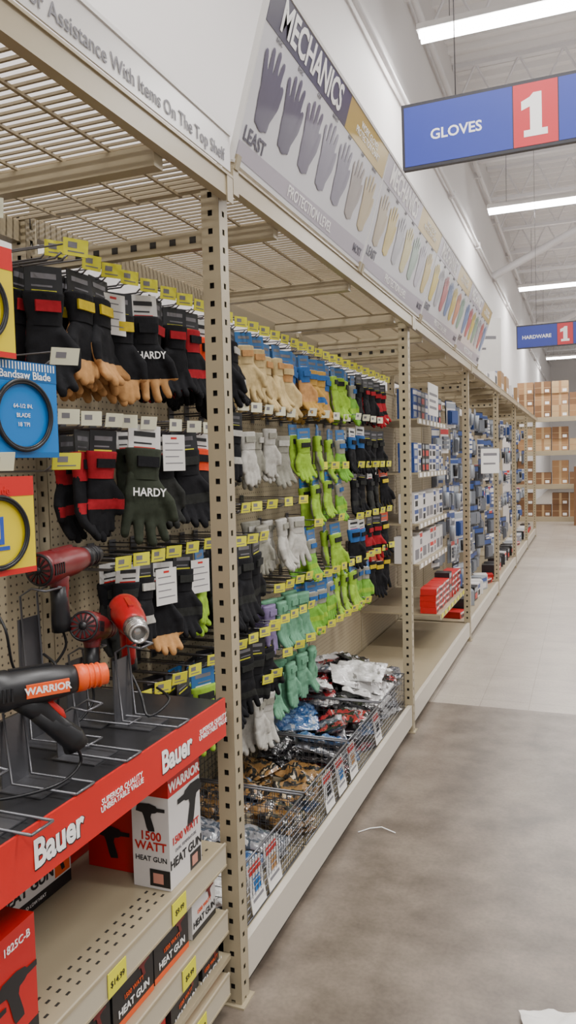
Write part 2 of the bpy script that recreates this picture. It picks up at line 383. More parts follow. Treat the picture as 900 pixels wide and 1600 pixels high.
row(1.28,[(2.76,'blk'),(2.88,'blk'),(3.0,'blk')],3,'y',G,sc=1.15)
row(1.28,seq(3.72,4.12,2,'neon2','neon'),2,'y',G,sc=.98);row(1.26,seq(4.5,5.25,5,'bluek','red2','yelblk'),1,'y',G)
row(1.03,seq(3.16,3.56,4,'lav','mint','mint','mint'),2,'y',G);row(1.00,seq(3.7,4.75,8,'neon2','neon','neon2'),2,'y',G);row(1.0,seq(4.9,5.3,3,'yelblk'),1,'y',G)
row(.87,[(1.93,None),(2.02,None),(2.13,None),(2.24,None),(2.35,'blk'),(2.5,'neon'),(2.62,'blk'),(2.74,'blk'),(2.86,'blk'),(2.98,'blk'),(3.09,'blk')],3,'y',G,sc=1.08)
row(.66,[(3.0,'white'),(3.1,'white')],2,'y',G)
row(.72,seq(3.24,3.72,4,'mint'),2,'y',G)
for k in range(6): hook(3.9+k*.15,.72)
for k in range(5): hook(3.1+k*.12,.88)
IC=MB().box(-.045,.045,-.001,.001,-.12,0,0)
for k in range(4): IC.box(-.036,.036 if k%2 else .02,-.0016,-.001,-.03-k*.022,-.027-k*.022,1)
IC.box(-.012,.012,-.0016,-.001,-.015,-.008,2)
ICM=IC.mesh('info_card',[WHITE,INKG,RED])
for y,z,x in ((2.27,1.71,-.335),(2.44,1.27,-.34),(2.2,1.27,-.34),(1.98,2.12,-.36)):
    thing('information_card',ICM,'white printed information card hanging among the gloves','card',(x,y,z),(0,0,pi/2+random.uniform(-.5,-.2)),'information cards')
# ------------------------------------------------------------------ saw blade packages
def blade_pack(c1,c2,label,lab2,Y,Z,X,blue=False,w=.20,h=.21):
    mb=MB().box(-w/2,w/2,-.002,.002,-h,0,0);mb.box(-w/2,w/2,-.003,-.002,-h*.2,0,1);mb.box(-w/2,w/2,-.003,-.002,-h,-h+.012,1)
    if blue:
        for k in range(24): mb.box(-w/2+k*.0083,-w/2+k*.0083+.003,-.0036,-.003,-.018,-.002,2)
    p=thing('bandsaw_blade_package',mb.mesh('package',[c1,c2,TXW]),label,'packaged blade',(X,Y,Z),(0,0,pi/2-.15),'packaged bandsaw blades')
    Mt=Matrix.Translation((0,-.008,-h*.56))
    ob('coiled_blade',MB().torus(w*.38,.0045,48,8,0,Mt).torus(w*.355,.003,48,6,0,Mt).mesh('blade',[BLACK]),p)
    text(p,lab2,.024,TXW if blue else RED,(0.01,-.004,-.03),bold=.01)
    if blue:
        for k,t in enumerate(('64-1/2 IN.','BLADE','18 TPI')): text(p,t,.013,TXW,(0,-.004,-h*.56+.02-k*.02))
    else:
        ob('blade_picture',MB().box(-.016,.016,-.0034,-.0022,-h*.68,-h*.40,0).box(-.03,.03,-.0034,-.0022,-h*.74,-h*.70,0).box(-.006,.006,-.0036,-.0034,-h*.62,-h*.46,1).mesh('pic',[mat('print_blue','#2c4fa8',.5),YP]),p)
    return p
YP=mat('package_yellow','#e0c81a',.35);BP=mat('package_blue','#0f73c0',.3);BP2=mat('package_blue_dark','#125f9f',.3)
blade_pack(YP,RED,'yellow carded bandsaw blade with black coiled blade','Blade',1.24,2.07,-.2,h=.23)
blade_pack(BP,BP2,'bright blue carded bandsaw blade with black ring','Bandsaw Blade',1.37,1.84,-.2,True)
blade_pack(YP,RED,'yellow and red carded bandsaw blade package','Blade',1.275,1.59,-.2)
for y,z,t in ((1.30,2.13,'w'),(1.60,2.12,'y'),(1.30,1.85,'y'),(1.54,1.85,'w'),(1.30,1.60,'w'),(1.53,1.60,'y')):
    hook(y,z,t,group='blade hooks',L=1.35)
# ------------------------------------------------------------------ heat-gun display bay
SH=thing('display_shelf',MB().box(0,1.9,-.5,0,-.018,0,0).box(0,1.9,-.506,-.5,-.10,.008,1).box(0,1.9,-.5,-.49,-.018,.008,0).mesh('display_shelf',[mat('shelf_black','#2c2c2e',.3,.2),RED]),'dark display shelf with a red printed front edge','shelf',(-.505,.02,.94),R90)
for yy in (.35,1.16,1.62):
    text(SH,'Bauer',.075,BLACK,(yy+.003,-.5066,-.052),bold=.055,sx=.85);text(SH,'Bauer',.075,TXW,(yy,-.5078,-.05),bold=.03,sx=.85)
for yy in (.75,1.38,1.82):
    text(SH,'SUPERIOR QUALITY\nUNBEATABLE VALUE',.018,TXW,(yy,-.5075,-.047),bold=.01)
def product_shelf(z,d,lab):
    return thing('shelf',shelf_mesh(2.3,d,.065).mesh('shelf',[BEIGE,mat('shelf_lip','#b8ae99',.4),DARK]),lab,'shelf',(-.655,-.36,z),R90,'product shelves')
s1=product_shelf(.51,.63,'beige steel shelf with slotted surface and price rail');s2=product_shelf(.31,.63,'beige steel shelf with slotted surface and price rail');s3=product_shelf(.12,.63,'beige steel base shelf with price rail')
PT=MB().box(-.035,.035,-.001,.001,-.028,.028).mesh('price_label',[YTAG])
for s,y,t in ((s1,1.14,'$45'),(s1,1.38,'$14'),(s1,1.66,'$9'),(s2,1.70,'$9'),(s2,1.2,'$29'),(s3,1.75,'$12')):
    p=ob('price_label',PT,s,(y+.36,-.637,-.034),(0,0,0));ob('lettering',textmesh(t+'.99',.02,INK,bold=.01),p,(0,-.0015,-.002),(pi/2,0,0))
def heat_gun(bodym,capm,nozm,label,loc,rot,text_s=None,plate=None,cord_to=None,handle=(.05,-.15),sc=1.0):
    mb=MB().lathe([(-.115,.0),(-.114,.030),(-.108,.040),(-.098,.0435),(-.066,.0435),(-.060,.041),(0,.040),(.035,.038),(.06,.033),(.085,.028)],28,0)
    hx,hz=handle
    H=[Vector((-.03,0,-.02)),Vector((-.03+hx*.3,0,-.055)),Vector((-.03+hx*.7,0,-.10)),Vector((-.03+hx,0,hz))]
    mb.tube(H,[.030,.022,.020,.023],14,0,flat=1.15)
    for s in (-1,1):
        for k in range(5): mb.box(-.102+k*.009,-.098+k*.009,min(s*.030,s*.0445),max(s*.030,s*.0445),-.014,.014,1)
    mb.box(-.06,.03,-.006,.006,.036,.0435,0)
    g=thing('heat_gun',mb.mesh('gun_body',[bodym,capm]),label,'heat gun',loc,rot,'heat guns on display',sc)
    gp=MB().tube([H[1]+Vector((-.004,0,0)),H[2]+Vector((-.004,0,0)),H[3]+Vector((-.002,0,0)),H[3]+Vector((hx*.07,0,-.022))],[.0215,.0215,.025,.026],14,flat=1.1)
    ob('rubber_grip',gp.mesh('grip',[capm]),g)
    n=MB().lathe([(.08,.030),(.10,.030),(.104,.026),(.13,.024),(.15,.024),(.15,.019),(.12,.018),(.12,.0)],20,0)
    for k in range(3): n.lathe([(.106+k*.012,.0275),(.110+k*.012,.0275)],20,0)
    ob('nozzle',n.mesh('nozzle',[nozm]),g)
    v=MB()
    for k in range(14):
        v.box(-.1175,-.112,.012,.034,-.0024,.0024,0,Matrix.Rotation(2*pi*k/14,4,'X'))
    v.lathe([(-.119,.0),(-.119,.011),(-.112,.011)],12,0)
    v.torus(.038,.004,28,6,0,Matrix.Translation((-.109,0,0))@Matrix.Rotation(pi/2,4,'Z'))
    ob('air_intake',v.mesh('vent',[capm]),g)
    a=H[1]+Vector((.022,0,.006));ob('trigger',MB().tube([a+Vector((-.006,0,.012)),a+Vector((.004,0,0)),a+Vector((.002+hx*.2,0,-.02)),a+Vector((-.006+hx*.35,0,-.034))],[.008,.010,.010,.007],8).mesh('trigger',[RED if capm!=RED else BLACK]),g)
    if plate:
        ob('label_plate',MB().box(-.035,.055,-.0425,-.0370,-.014,.014,0).mesh('plate',[plate]),g)
    if text_s: text(g,text_s,.021,TXW,(.01,-.0430,0),bold=.03)
    p=Vector((-.03+hx*1.07,0,hz-.02));pts=[]
    c=[p,p+Vector((.01,0,-.05)),p+Vector((-.02,.03,-.10)),p+Vector((-.08,.06,-.11)),p+Vector((-.14,.05,-.06)),p+Vector((-.17,.04,.04)),p+Vector((-.14,.10,.09))] if not cord_to else [p]+[Vector(q) for q in cord_to]
    for i in range(len(c)-1):
        p0=c[max(i-1,0)];p1=c[i];p2=c[i+1];p3=c[min(i+2,len(c)-1)]
        for k in range(6):
            u=k/6;pts.append(.5*((2*p1)+(-p0+p2)*u+(2*p0-5*p1+4*p2-p3)*u*u+(-p0+3*p1-3*p2+p3)*u**3))
    ob('power_cord',MB().tube(pts,.0038,6).mesh('cord',[BLACK]),g)
    return g
MAR=mat('maroon_plastic','#6d1a1e',.35,0,.1);REDP=mat('red_plastic','#a8191c',.3);SIL=mat('silver_nozzle','#b9b7b4',.25,.9)
def stand(x,y,z0,h,rz=0):
    mb=MB().box(-.05,.05,-.06,.06,0,.003)
    for dx in (-.03,.03):
        mb.tube([(dx,-.13,.012),(dx,.03,.012),(dx,.045,h-.02),(dx,.01,h),(dx,-.03,h-.005)],.003,6)
    mb.box(-.04,.04,.046,.049,0,h*.8);mb.tube([(-.03,-.03,h-.005),(.03,-.03,h-.005)],.003,6)
    mb.tube([(-.03,-.13,.012),(.03,-.13,.012)],.003,6)
    thing('display_stand',mb.mesh('stand',[STEEL]),'grey metal wire display stand on the dark shelf','display stand',(x,y,z0),(0,0,rz),'heat gun stands')
stand(-.13,1.27,.941,.18,pi/2);stand(-.27,1.50,.941,.38,pi/2);stand(-.26,1.66,.941,.20,pi/2);stand(-.13,1.68,.941,.21,pi/2);stand(-.10,1.10,.941,.1,pi/2);stand(-.13,1.45,.941,.12,pi/2)
heat_gun(BLACK,BLACK,ORANGE,'black heat gun with orange nozzle and orange label plate',(-.09,1.25,1.165),(0,.0,.95),'WARRIOR',ORANGE,handle=(.10,-.13),cord_to=[(.09,.02,-.20),(.02,-.03,-.215),(-.1,-.03,-.215),(-.2,.02,-.2)],sc=.95)
heat_gun(MAR,BLACK,BLACK,'maroon heat gun with round black air intake',(-.262,1.575,1.37),(0,-.04,1.62),handle=(.0,-.15),sc=.95)
heat_gun(MAR,BLACK,MAR,'maroon heat gun resting on a wire stand',(-.24,1.66,1.19),(0,.25,1.9),handle=(.02,-.14),sc=.9)
heat_gun(REDP,BLACK,SIL,'bright red and black heat gun with silver nozzle',(-.16,1.70,1.21),(0,.08,-.85),handle=(-.02,-.13),cord_to=[(.02,.02,-.2),(.08,.03,-.24),(.0,.10,-.235),(-.1,.08,-.23)])
# ------------------------------------------------------------------ product boxes
def product_box(w,d,h,m,top=None,patches=(),texts=(),label='',loc=(0,0,0),rz=pi/2,group=None,name='product_box'):
    mats=[m,top or m];mb=MB().box(-w/2,w/2,0,d,0,h-.0005,0);mb.box(-w/2,w/2,0,d,h-.0005,h,1)
    for face,x0,x1,z0,z1,pm in patches:
        mats.append(pm);i=len(mats)-1
        if face=='f': mb.box(x0,x1,-.0006,0,z0,z1,i)
        elif face=='l': mb.box(-w/2-.0006,-w/2,x0,x1,z0,z1,i)
    b=thing(name,mb.mesh('box',mats),label,'box',loc,(0,0,rz),group)
    for t in texts:
        face,body,size,tm,x,z=t[:6];kw=t[6] if len(t)>6 else {}
        if face=='f': text(b,body,size,tm,(x,-.0012,z),**kw)
        else: text(b,body,size,tm,(-w/2-.0012,x,z),(pi/2,0,-pi/2),**kw)
    return b
def gun_pic(par,x,z,s,m,y=-.0012,rot=(0,0,0),flip=1):
    mb=MB()
    prof=[(-.055,.004),(-.05,.024),(-.04,.032),(.0,.034),(.025,.028),(.03,.022),(.06,.021),(.06,.009),(.03,.008),(.022,.003),(.008,.0),(.004,-.012),(.016,-.05),(.018,-.062),(-.008,-.064),(-.014,-.05),(-.024,-.012),(-.03,.0)]
    mb.add([(a,-.0004,b) for a,b in prof],[tuple(range(len(prof)))])
    o=ob('printed_picture',mb.mesh('pic',[m]),par,(x,y,z),rot);o.scale=(s*flip,1,s);return o
WB=mat('carton_white','#d8d4d1',.45);RB=mat('carton_red','#bd1a1a',.4);BB=mat('carton_black','#1d1c1f',.4);OR=mat('print_orange','#e85a22',.45)
b=product_box(.17,.11,.32,WB,RB,[('f',-.085,.085,.245,.32,RB),('l',0,.11,.245,.32,RB)],
 [('f','WARRIOR',.036,TXW,0,.268,dict(bold=.03)),('f','1500 WATT',.028,RB,-.0,.122,dict(bold=.02)),('f','HEAT GUN',.034,INK,-.0,.065,dict(bold=.02)),('f','DUAL TEMPERATURE',.012,INKG,0,.095),
  ('l','1500\nWATT',.032,RB,.055,.125,dict(bold=.02)),('l','HEAT GUN',.019,INK,.055,.078,dict(bold=.01))],'white carton with red top showing a black heat gun',(-.045,1.752,.511),pi/2)
gun_pic(b,.03,.200,1.15,INK,flip=-1);gun_pic(b,-.0862,.20,.75,INK,y=.055,rot=(0,0,-pi/2))
q=MB().box(-.03,.03,-.0004,0,0,.045).box(-.02,.01,-.0008,-.0004,.008,.035,1).mesh('pic',[BB,mat('print_pink','#c98b7a',.5)]);ob('printed_picture',q,b,(.05,-.0006,.002));ob('printed_picture',q,b,(-.0862,.03,.008),(0,0,-pi/2))
for y in (1.72,1.89):
    b=product_box(.15,.2,.27,RB,RB,[('f',-.07,-.01,.03,.09,BB)],[('f','Bauer',.04,TXW,0,.20,dict(bold=.02)),('f','HEAT GUN',.02,TXW,.01,.13)],'glossy red heat gun carton at the rear of the shelf',(-.38,y,.511),pi/2,'red cartons')
    gun_pic(b,.03,.10,.9,BB)
b=product_box(.15,.16,.27,RB,RB,[],[('f','Bauer',.04,TXW,0,.20,dict(bold=.02)),('f','HEAT GUN',.02,TXW,.01,.15),('l','Bauer',.04,TXW,.08,.20,dict(bold=.02))],'glossy red heat gun carton standing behind the white carton',(-.17,1.79,.511),pi/2,'red cartons')
gun_pic(b,.03,.10,.9,BB);gun_pic(b,-.0762,.09,.9,BB,y=.08,rot=(0,0,-pi/2))
for y in (1.50,1.21,.92):
    b=product_box(.27,.2,.25,WB,BB,[('f',-.135,.135,.0,.032,BB),('f',.07,.13,.036,.10,OR)],[('f','HEAT GUN',.040,INK,-.035,.062,dict(bold=.03)),('f','DUAL TEMPERATURE',.018,INK,-.03,.10),('f','HIGH AND LOW HEAT',.012,TXW,-.03,.016)],'white and black heat gun carton',(-.33,y,.511),pi/2,'white cartons')
    gun_pic(b,.10,.075,.45,INK,y=-.0016)
b=product_box(.2,.16,.235,RB,RB,[('f',-.1,.1,.0,.03,BB)],[('f','1825C-B',.022,TXW,.045,.205,dict(bold=.01)),('f','Bauer',.03,TXW,-.06,.16,dict(bold=.03))],'glossy red power tool carton at the shelf edge',(-.045,1.06,.511),pi/2+.05)
gun_pic(b,.04,.12,1.0,BB);gun_pic(b,-.04,.09,.8,BB)
for zz,lst in ((.311,((.95,.16,.12),(1.13,.17,.12),(1.31,.16,.12),(1.49,.17,.115),(1.67,.17,.12),(1.85,.14,.115))),(.121,((.95,.18,.12),(1.15,.18,.11),(1.35,.17,.12),(1.54,.18,.11),(1.73,.17,.12),(1.88,.10,.10)))):
    for k,(y,w_,h) in enumerate(lst):
        bm=(BB,BB,WB,BB,RB,BB)[(k+int(zz*10))%6]
        b=product_box(w_,.22,h,bm,bm,[('f',-w_/2,w_/2,0,.015,OR if bm==BB else BB)],[('f','HEAT GUN',.026,TXW if bm!=WB else INK,0,.035,dict(bold=.02)),('f','1500 WATT',.016,OR if bm!=RB else TXW,0,.062,dict(bold=.01))],'small %s tool carton'%({BB:'black',WB:'white',RB:'red'}[bm]),(-.05,y,zz),pi/2+random.uniform(-.06,.06),'small tool cartons')
        gun_pic(b,w_*.25,.09,.4,MAR)
# ------------------------------------------------------------------ baskets and bagged gloves
def basket_mesh(L,D,H):
    mb=MB();r=.0016
    def grid(o,ux,uz,l,h,st):
        n=int(l/st)
        for k in range(n+1):
            p=Vector(o)+Vector(ux)*(k*l/n);mb.tube([p,p+Vector(uz)*h],r,3,sm=False)
        m=int(h/st)
        for k in range(m+1):
            p=Vector(o)+Vector(uz)*(k*h/m);mb.tube([p,p+Vector(ux)*l],r,3,sm=False)
    grid((0,-D,0),(1,0,0),(0,0,1),L,H,.022);grid((0,-D,0),(0,1,0),(0,0,1),D,H,.03);grid((L,-D,0),(0,1,0),(0,0,1),D,H,.03);grid((0,0,0),(1,0,0),(0,0,1),L,H,.035)
    for p,q in (((0,-D,H),(L,-D,H)),((0,0,H),(L,0,H)),((0,-D,H),(0,0,H)),((L,-D,H),(L,0,H)),((0,-D,0),(L,-D,0))): mb.tube([p,q],.004,6)
    return mb.mesh('wire_basket',[STEEL])
BK=basket_mesh(.56,.55,.2)
def bag_mesh(seed,w=.15,l=.25,t=.035):
    vs=[];fs=[];nx,ny=16,22;idx={}
    for side in (1,-1):
        for j in range(ny+1):
            for i in range(nx+1):
                u=i/nx*2-1;v=j/ny*2-1;e=max(0,(1-u**4))*max(0,(1-v**4))
                n=noise.noise(Vector((u*2.2+seed*7,v*2.2,side*3+seed)))
                n2=noise.noise(Vector((u*6+seed*3,v*6,side*5)))
                z=side*(t*.5*e**.5)*(1+.8*n+.6*n2)+.008*n
                vs.append((u*w/2*(1+.08*n),v*l/2*(1+.04*n2),z));idx[(side,i,j)]=len(vs)-1
    for side in (1,-1):
        for j in range(ny):
            for i in range(nx):
                f=(idx[(side,i,j)],idx[(side,i+1,j)],idx[(side,i+1,j+1)],idx[(side,i,j+1)]);fs.append(f if side==1 else f[::-1])
    return vs,fs
def bagmat(n,a,b_,c):
    m=bpy.data.materials.new('bagged_'+n);m.use_nodes=True;nt=m.node_tree;p=nt.nodes['Principled BSDF'];p.inputs['Roughness'].default_value=.25
    p.inputs['Coat Weight'].default_value=1;p.inputs['Coat Roughness'].default_value=.15;p.inputs['Coat IOR'].default_value=1.8
    tc=nt.nodes.new('ShaderNodeTexCoord');nz=nt.nodes.new('ShaderNodeTexNoise');nz.inputs['Scale'].default_value=11;nz.inputs['Distortion'].default_value=1.2;nt.links.new(tc.outputs['Object'],nz.inputs['Vector'])
    r=nt.nodes.new('ShaderNodeValToRGB');r.color_ramp.interpolation='CONSTANT';r.color_ramp.elements[0].color=lin(a);r.color_ramp.elements[1].color=lin(b_);r.color_ramp.elements[1].position=.5
    e=r.color_ramp.elements.new(.62);e.color=lin(c);nt.links.new(nz.outputs['Fac'],r.inputs[0]);nt.links.new(r.outputs[0],p.inputs['Base Color'])
    n3=nt.nodes.new('ShaderNodeTexNoise');n3.inputs['Scale'].default_value=35;n3.inputs['Detail'].default_value=4;nt.links.new(tc.outputs['Object'],n3.inputs['Vector'])
    bp=nt.nodes.new('ShaderNodeBump');bp.inputs['Strength'].default_value=.9;bp.inputs['Distance'].default_value=.012;nt.links.new(n3.outputs['Fac'],bp.inputs['Height']);nt.links.new(bp.outputs[0],p.inputs['Normal']);return m
BM={'blue':bagmat('blue','#24528a','#5f7ea5','#c0c0c4'),'tan':bagmat('tan','#8f6a3c','#201e1d','#c0ab88'),'black':bagmat('black','#1d1d20','#2c2b2e','#a5a3a5'),'grey':bagmat('grey','#8c8c90','#4b5460','#cfcdcb'),'red':bagmat('red','#1c1b1e','#9c1f27','#b8b4b2'),'white':bagmat('white','#cbc8c6','#e2e0de','#8e8b88')}
BGM={}
for c in BM:
    for sd in (1,2,3):
        v,f=bag_mesh(sd+len(c));BGM[(c,sd)]=MB().add(v,f,0,None,True).mesh('bag',[BM[c]])
def bag(c,x,y,z,tilt=.1,rz=None,sc=1):
    return thing('bagged_gloves',BGM[(c,random.choice((1,2,3)))],'plastic bag of %s gloves piled on the base deck'%{'tan':'black and tan'}.get(c,c),'bagged gloves',(x,y,z),(random.uniform(-tilt,tilt),random.uniform(-tilt,tilt),rz if rz is not None else random.uniform(0,6.28)),'bagged gloves on the base deck',sc)
cols=[['grey','blue','grey','white'],['tan','tan','blue'],['black','red','black','blue','grey'],['black','white','grey','white','red']]
for i in range(4):
    y0=2.07+i*.58
    thing('wire_basket',BK,'dark wire-mesh bin standing on the base deck','wire basket',(-.59,y0,.163),R90,'wire mesh bins')
    for ly in range((2,2,4,7)[i]):
        for a in range(2):
            for b_ in range(3):
                if ly>3 and a==1 and b_==0: continue
                cc=random.choice(cols[i]) if ly<4 else random.choice(('white','white','black','grey','red'))
                bag(cc,-.44+a*.24+random.uniform(-.03,.03)-(.05 if ly>3 else 0),y0+.1+b_*.18+random.uniform(-.02,.02),.185+ly*.042,.2 if ly<2 else .45,rz=random.choice((pi/2,pi/2+.4,pi/2-.4,1.1,.3)),sc=1.0 if ly<4 else 1.15)
for k,y in enumerate((2.2,2.34,2.95,3.12,3.3,3.75)):
    m=MB().box(-.055,.055,-.0015,.0015,0,.15,0).box(-.045,.045,-.0022,-.0015,.115,.14,1).box(-.04,.04,-.0022,-.0015,.03,.04,2).box(-.02,.03,-.0022,-.0015,.055,.10,3).mesh('placard',[WHITE,RED,INKG,[BP,FB['tan'],FB['black']][k%3]])
    thing('price_placard',m,'white placard with red heading clipped to a wire bin','placard',(-.034,y,.175),(-.15,0,pi/2),'bin placards')
for k in range(8):
    bag(random.choice(['black','grey','white','red']),-.48+.2*(k%2),4.60+(k//2)*.13,.185,.08,rz=.3 if k%3 else 1.4)
# ------------------------------------------------------------------ half-bay shelves
def small_pack(c1,c2,c3,w,h,d=.05):
    return MB().box(-w/2,w/2,0,d,0,h,0).box(-w*.42,w*.42,-.001,0,h*.62,h*.9,1).box(-w*.3,w*.3,-.001,0,h*.12,h*.5,2).mesh('pack',[c1,c2,c3])
BLU=mat('pack_blue','#2b4684',.4);SLV=mat('pack_silver','#969ca4',.35);TANP=mat('pack_kraft','#9a7850',.6);GRY=mat('pack_grey','#666a72',.4)
PK=[small_pack(WB,BLU,INK,.13,.11,.12),small_pack(WB,RED,INKG,.13,.11,.12),small_pack(BLU,WB,SLV,.13,.11,.12),small_pack(SLV,BLU,WB,.13,.11,.12),small_pack(RB,WB,BB,.14,.045,.12),small_pack(WB,WB,INKG,.2,.2,.15),small_pack(BB,SLV,RED,.13,.11,.12)]
PKN=['small white and blue carton','small white and red carton','small blue carton','small silver carton','flat red carton','white carton','small black carton']
for j,(z,xf) in enumerate(((.47,-.05),(.84,-.2),(1.14,-.2),(1.52,-.2),(1.92,-.2))):
    s=thing('shelf',shelf_mesh(1.22,.655+xf,.04,False).mesh('shelf',[BEIGE,mat('shelf_lip','#b5aa93',.4)]),'beige steel shelf with white price rail','shelf',(-.655,5.63,z),R90,'short product shelves')
    m=MB()
    for k in range(8): m.box(.03+k*.15,.11+k*.15,-(.655+xf)-.0085,-(.655+xf)-.0065,-.034,-.002)
    ob('price_label',m.mesh('labels',[TXW if j else YTAG]),s)
    for k in range(8):
        pk={0:[4,4,6],1:[5,1,5],2:[5,0,5],3:[2,3,0,6],4:[2,3,6]}[j];p=random.choice(pk)
        for st in range(4 if p==4 else (1 if p==5 else 2)):
            hh={4:.046}.get(p,.111)
            thing('boxed_product',PK[p],PKN[p]+' stacked on a steel shelf','carton',(xf-.03,5.71+k*.148,z+.002+st*hh),(0,0,pi/2+random.uniform(-.08,.08)),'cartons on short shelves')
thing('shelf_card',MB().box(-.2,.2,-.003,.003,0,.24,0).box(-.16,.16,-.0036,-.003,.15,.17,1).box(-.16,.1,-.0036,-.003,.1,.12,1).box(-.16,.13,-.0036,-.003,.05,.07,1).mesh('card',[WHITE,INKG]),'white notice card propped on the top shelf','card',(-.14,5.95,1.95),R90)
# ------------------------------------------------------------------ hanging packs, far bays
def blister(c1,c2,c3,w,h,kind=0):
    mb=MB().box(-w/2,w/2,-.002,0,-h,0,0).box(-w/2,w/2,-.003,-.002,-h*.25,-.01,1)
    if kind==0: mb.box(-w*.40,w*.40,-.03,-.003,-h*.88,-h*.34,2).box(-w*.34,w*.34,-.036,-.03,-h*.83,-h*.39,2)
    elif kind==1:
        for k in range(3): mb.box(-w*.36,w*.36,-.02,-.003,-h*(.46+k*.18),-h*(.34+k*.18),2)
    else: mb.tube([(0,-.014,-h*.9),(0,-.014,-h*.32)],[.018,.026],10,2)
    return mb.mesh('blister',[c1,c2,c3])
BL=[blister(BLU,WB,SLV,.13,.2),blister(WB,BLU,GRY,.13,.22,1),blister(GRY,SLV,SLV,.13,.2,2),blister(WB,RB,GRY,.14,.2,1),blister(SLV,BLU,BB,.13,.18,2),blister(BLU,WB,WB,.13,.22,1),blister(BB,BLU,GRY,.15,.22,0),blister(WB,SLV,BLU,.15,.2,0)]
BLN=['blue carded pack','white and blue carded pack','grey carded pack','white and red carded pack','silver carded pack','navy carded pack','black carded pack','pale carded pack']
for Y0,n,rows in ((6.95,14,7),(9.40,13,6),(11.84,9,5),(14.28,7,5)):
    for r_ in range(rows):
        z=2.16-r_*(1.85/rows)
        for k in range(n):
            if random.random()<.04: continue
            i=random.choice((0,1,2,4,5,6,6,7,2,3,6));y=Y0+.06+k*(2.25/n)
            thing('carded_product',BL[i],BLN[i]+' hanging on the pegboard','carded product',(-.24+random.uniform(-.12,.06),y,z+random.uniform(-.02,.02)),(0,0,pi/2+random.uniform(-.5,.1)),'carded products in the far bays',random.uniform(.95,1.3))
for Y0 in (7.0,9.44,11.88,14.3):
    for k in range(10):
        p=random.choice((0,1,3,4,6,6));thing('boxed_product',PK[p],PKN[p]+' on the base deck','carton',(-.10,Y0+.1+k*.23,.162),(0,0,pi/2+random.uniform(-.3,.3)),'cartons on the base deck',1.3)
thing('shelf_sign',MB().box(-.12,.12,-.003,.003,0,.28,0).box(-.09,.09,-.0036,-.003,.2,.23,1).box(-.09,.07,-.0036,-.003,.1,.12,1).mesh('card',[WHITE,INKG]),'white card sign on the far pegboard','card',(-.06,9.0,1.45),(0,0,.7))
# ------------------------------------------------------------------ overhead glove chart banners
tilt=math.atan2(.14,.47);PW=1.3;PH=.49
PUR=mat('banner_header','#4b4655',.3);PURL=mat('banner_header_pale','#aca3ae',.3);YEL=mat('banner_yellow','#b89c45',.3);BAN=mat('banner_white','#dad8dc',.15)
def prn(n,h): return mat('print_'+n,h,.3)
gl_cols=[[prn('g1','#5a5365'),prn('g1','#5a5365'),prn('g2','#696173'),prn('g3','#7c7686'),prn('g3','#7c7686'),prn('g4','#978c86'),prn('g5','#b5a27a')],  # farther gloves printed paler: wash-out from glossy glare put into their colours
 [prn('g6','#b0a084'),prn('g7','#c5ae5c'),prn('g8','#a8a6ab'),prn('g9','#c7ba7e'),prn('g10','#93a798'),prn('g11','#b2adb7'),prn('g7','#cfb96a')],
 [prn('y','#d0b83c'),prn('g8','#b3b1b6'),prn('r','#bd4f4d'),prn('b','#6079ad'),prn('y','#d9c24a'),prn('o','#c87d4c'),prn('g12','#82a288')],
 [prn('b','#6f86b8'),prn('r','#c65a58'),prn('y','#d9c24a'),prn('g12','#8fae94'),prn('g8','#b3b1b6'),prn('r','#c65a58'),prn('b','#6f86b8')]]
for i in range(4):
    bm=MB().box(0,PW,0,.012,0,PH,0).box(0,PW,-.004,.016,PH-.006,PH+.004,1).box(0,PW,-.004,.016,-.004,.006,1).box(-.003,.004,-.003,.015,0,PH,1)
    o=thing('banner_sign',bm.mesh('board',[BAN,FIX]),'leaning white glove protection chart banner above the rack','banner',group='glove chart banners')
    o.matrix_world=Matrix.Translation((.034,2.0+i*PW,2.452))@Matrix.Rotation(pi/2,4,'Z')@Matrix.Rotation(tilt,4,'X')
    H=MB().box(0.01,.74,-.0016,0,PH-.115,PH-.008,0).box(.74,PW-.01,-.0016,0,PH-.115,PH-.008,1).mesh('strip',[PUR if i==0 else PURL,YEL]);ob('header_print',H,o)
    text(o,'MECHANICS',.115,TXW,(.375,-.0026,PH-.062),bold=.025,sx=.88)
    text(o,'WORK GLOVES\nPROTECTION CHART',.034,TXW,(1.02,-.0026,PH-.06),bold=.01)
    for k in range(7):
        gl=GB['open'].copy();gl.materials.clear();gl.materials.append(gl_cols[i][k])
        q=ob('printed_glove',gl,o,(.115+k*.175,-.002,.01),(0,0,0));q.scale=(1.05,.03,-1.2)
        text(o,('BASIC','BASIC','GRIP','IMPACT','GRIP','GRIP','IMPACT')[k],.017,INKG,(.115+k*.175,-.002,PH-.125),bold=.01)
    B=MB().add([(.01,-.0014,.06),(.01,-.0014,.015),(PW-.02,-.0014,.012),(PW-.02,-.0014,.09)],[(0,1,2,3)]);ob('scale_print',B.mesh('wedge',[PURL]),o)
    text(o,'LEAST',.055,PUR,(.1,-.0024,.085),bold=.02);text(o,'PROTECTION LEVEL',.05,TXW,(.62,-.0024,.042),bold=.01);text(o,'MOST',.045,PUR,(1.2,-.0024,.05),bold=.02)
    for yy in (.02,PW-.02):
        ob('mounting_bracket',MB().box(yy-.012,yy+.012,-.01,.02,-.02,.02).mesh('bracket',[BEIGE]),o)
thing('poster_board',MB().box(-.25,.25,-.004,.004,0,.5,0).box(-.2,.2,-.0046,-.004,.3,.33,1).box(-.2,.1,-.0046,-.004,.2,.22,1).mesh('poster',[WHITE,INKG]),'plain white poster board standing on the rack','poster',(-.02,7.55,2.45),(0,0,.5))
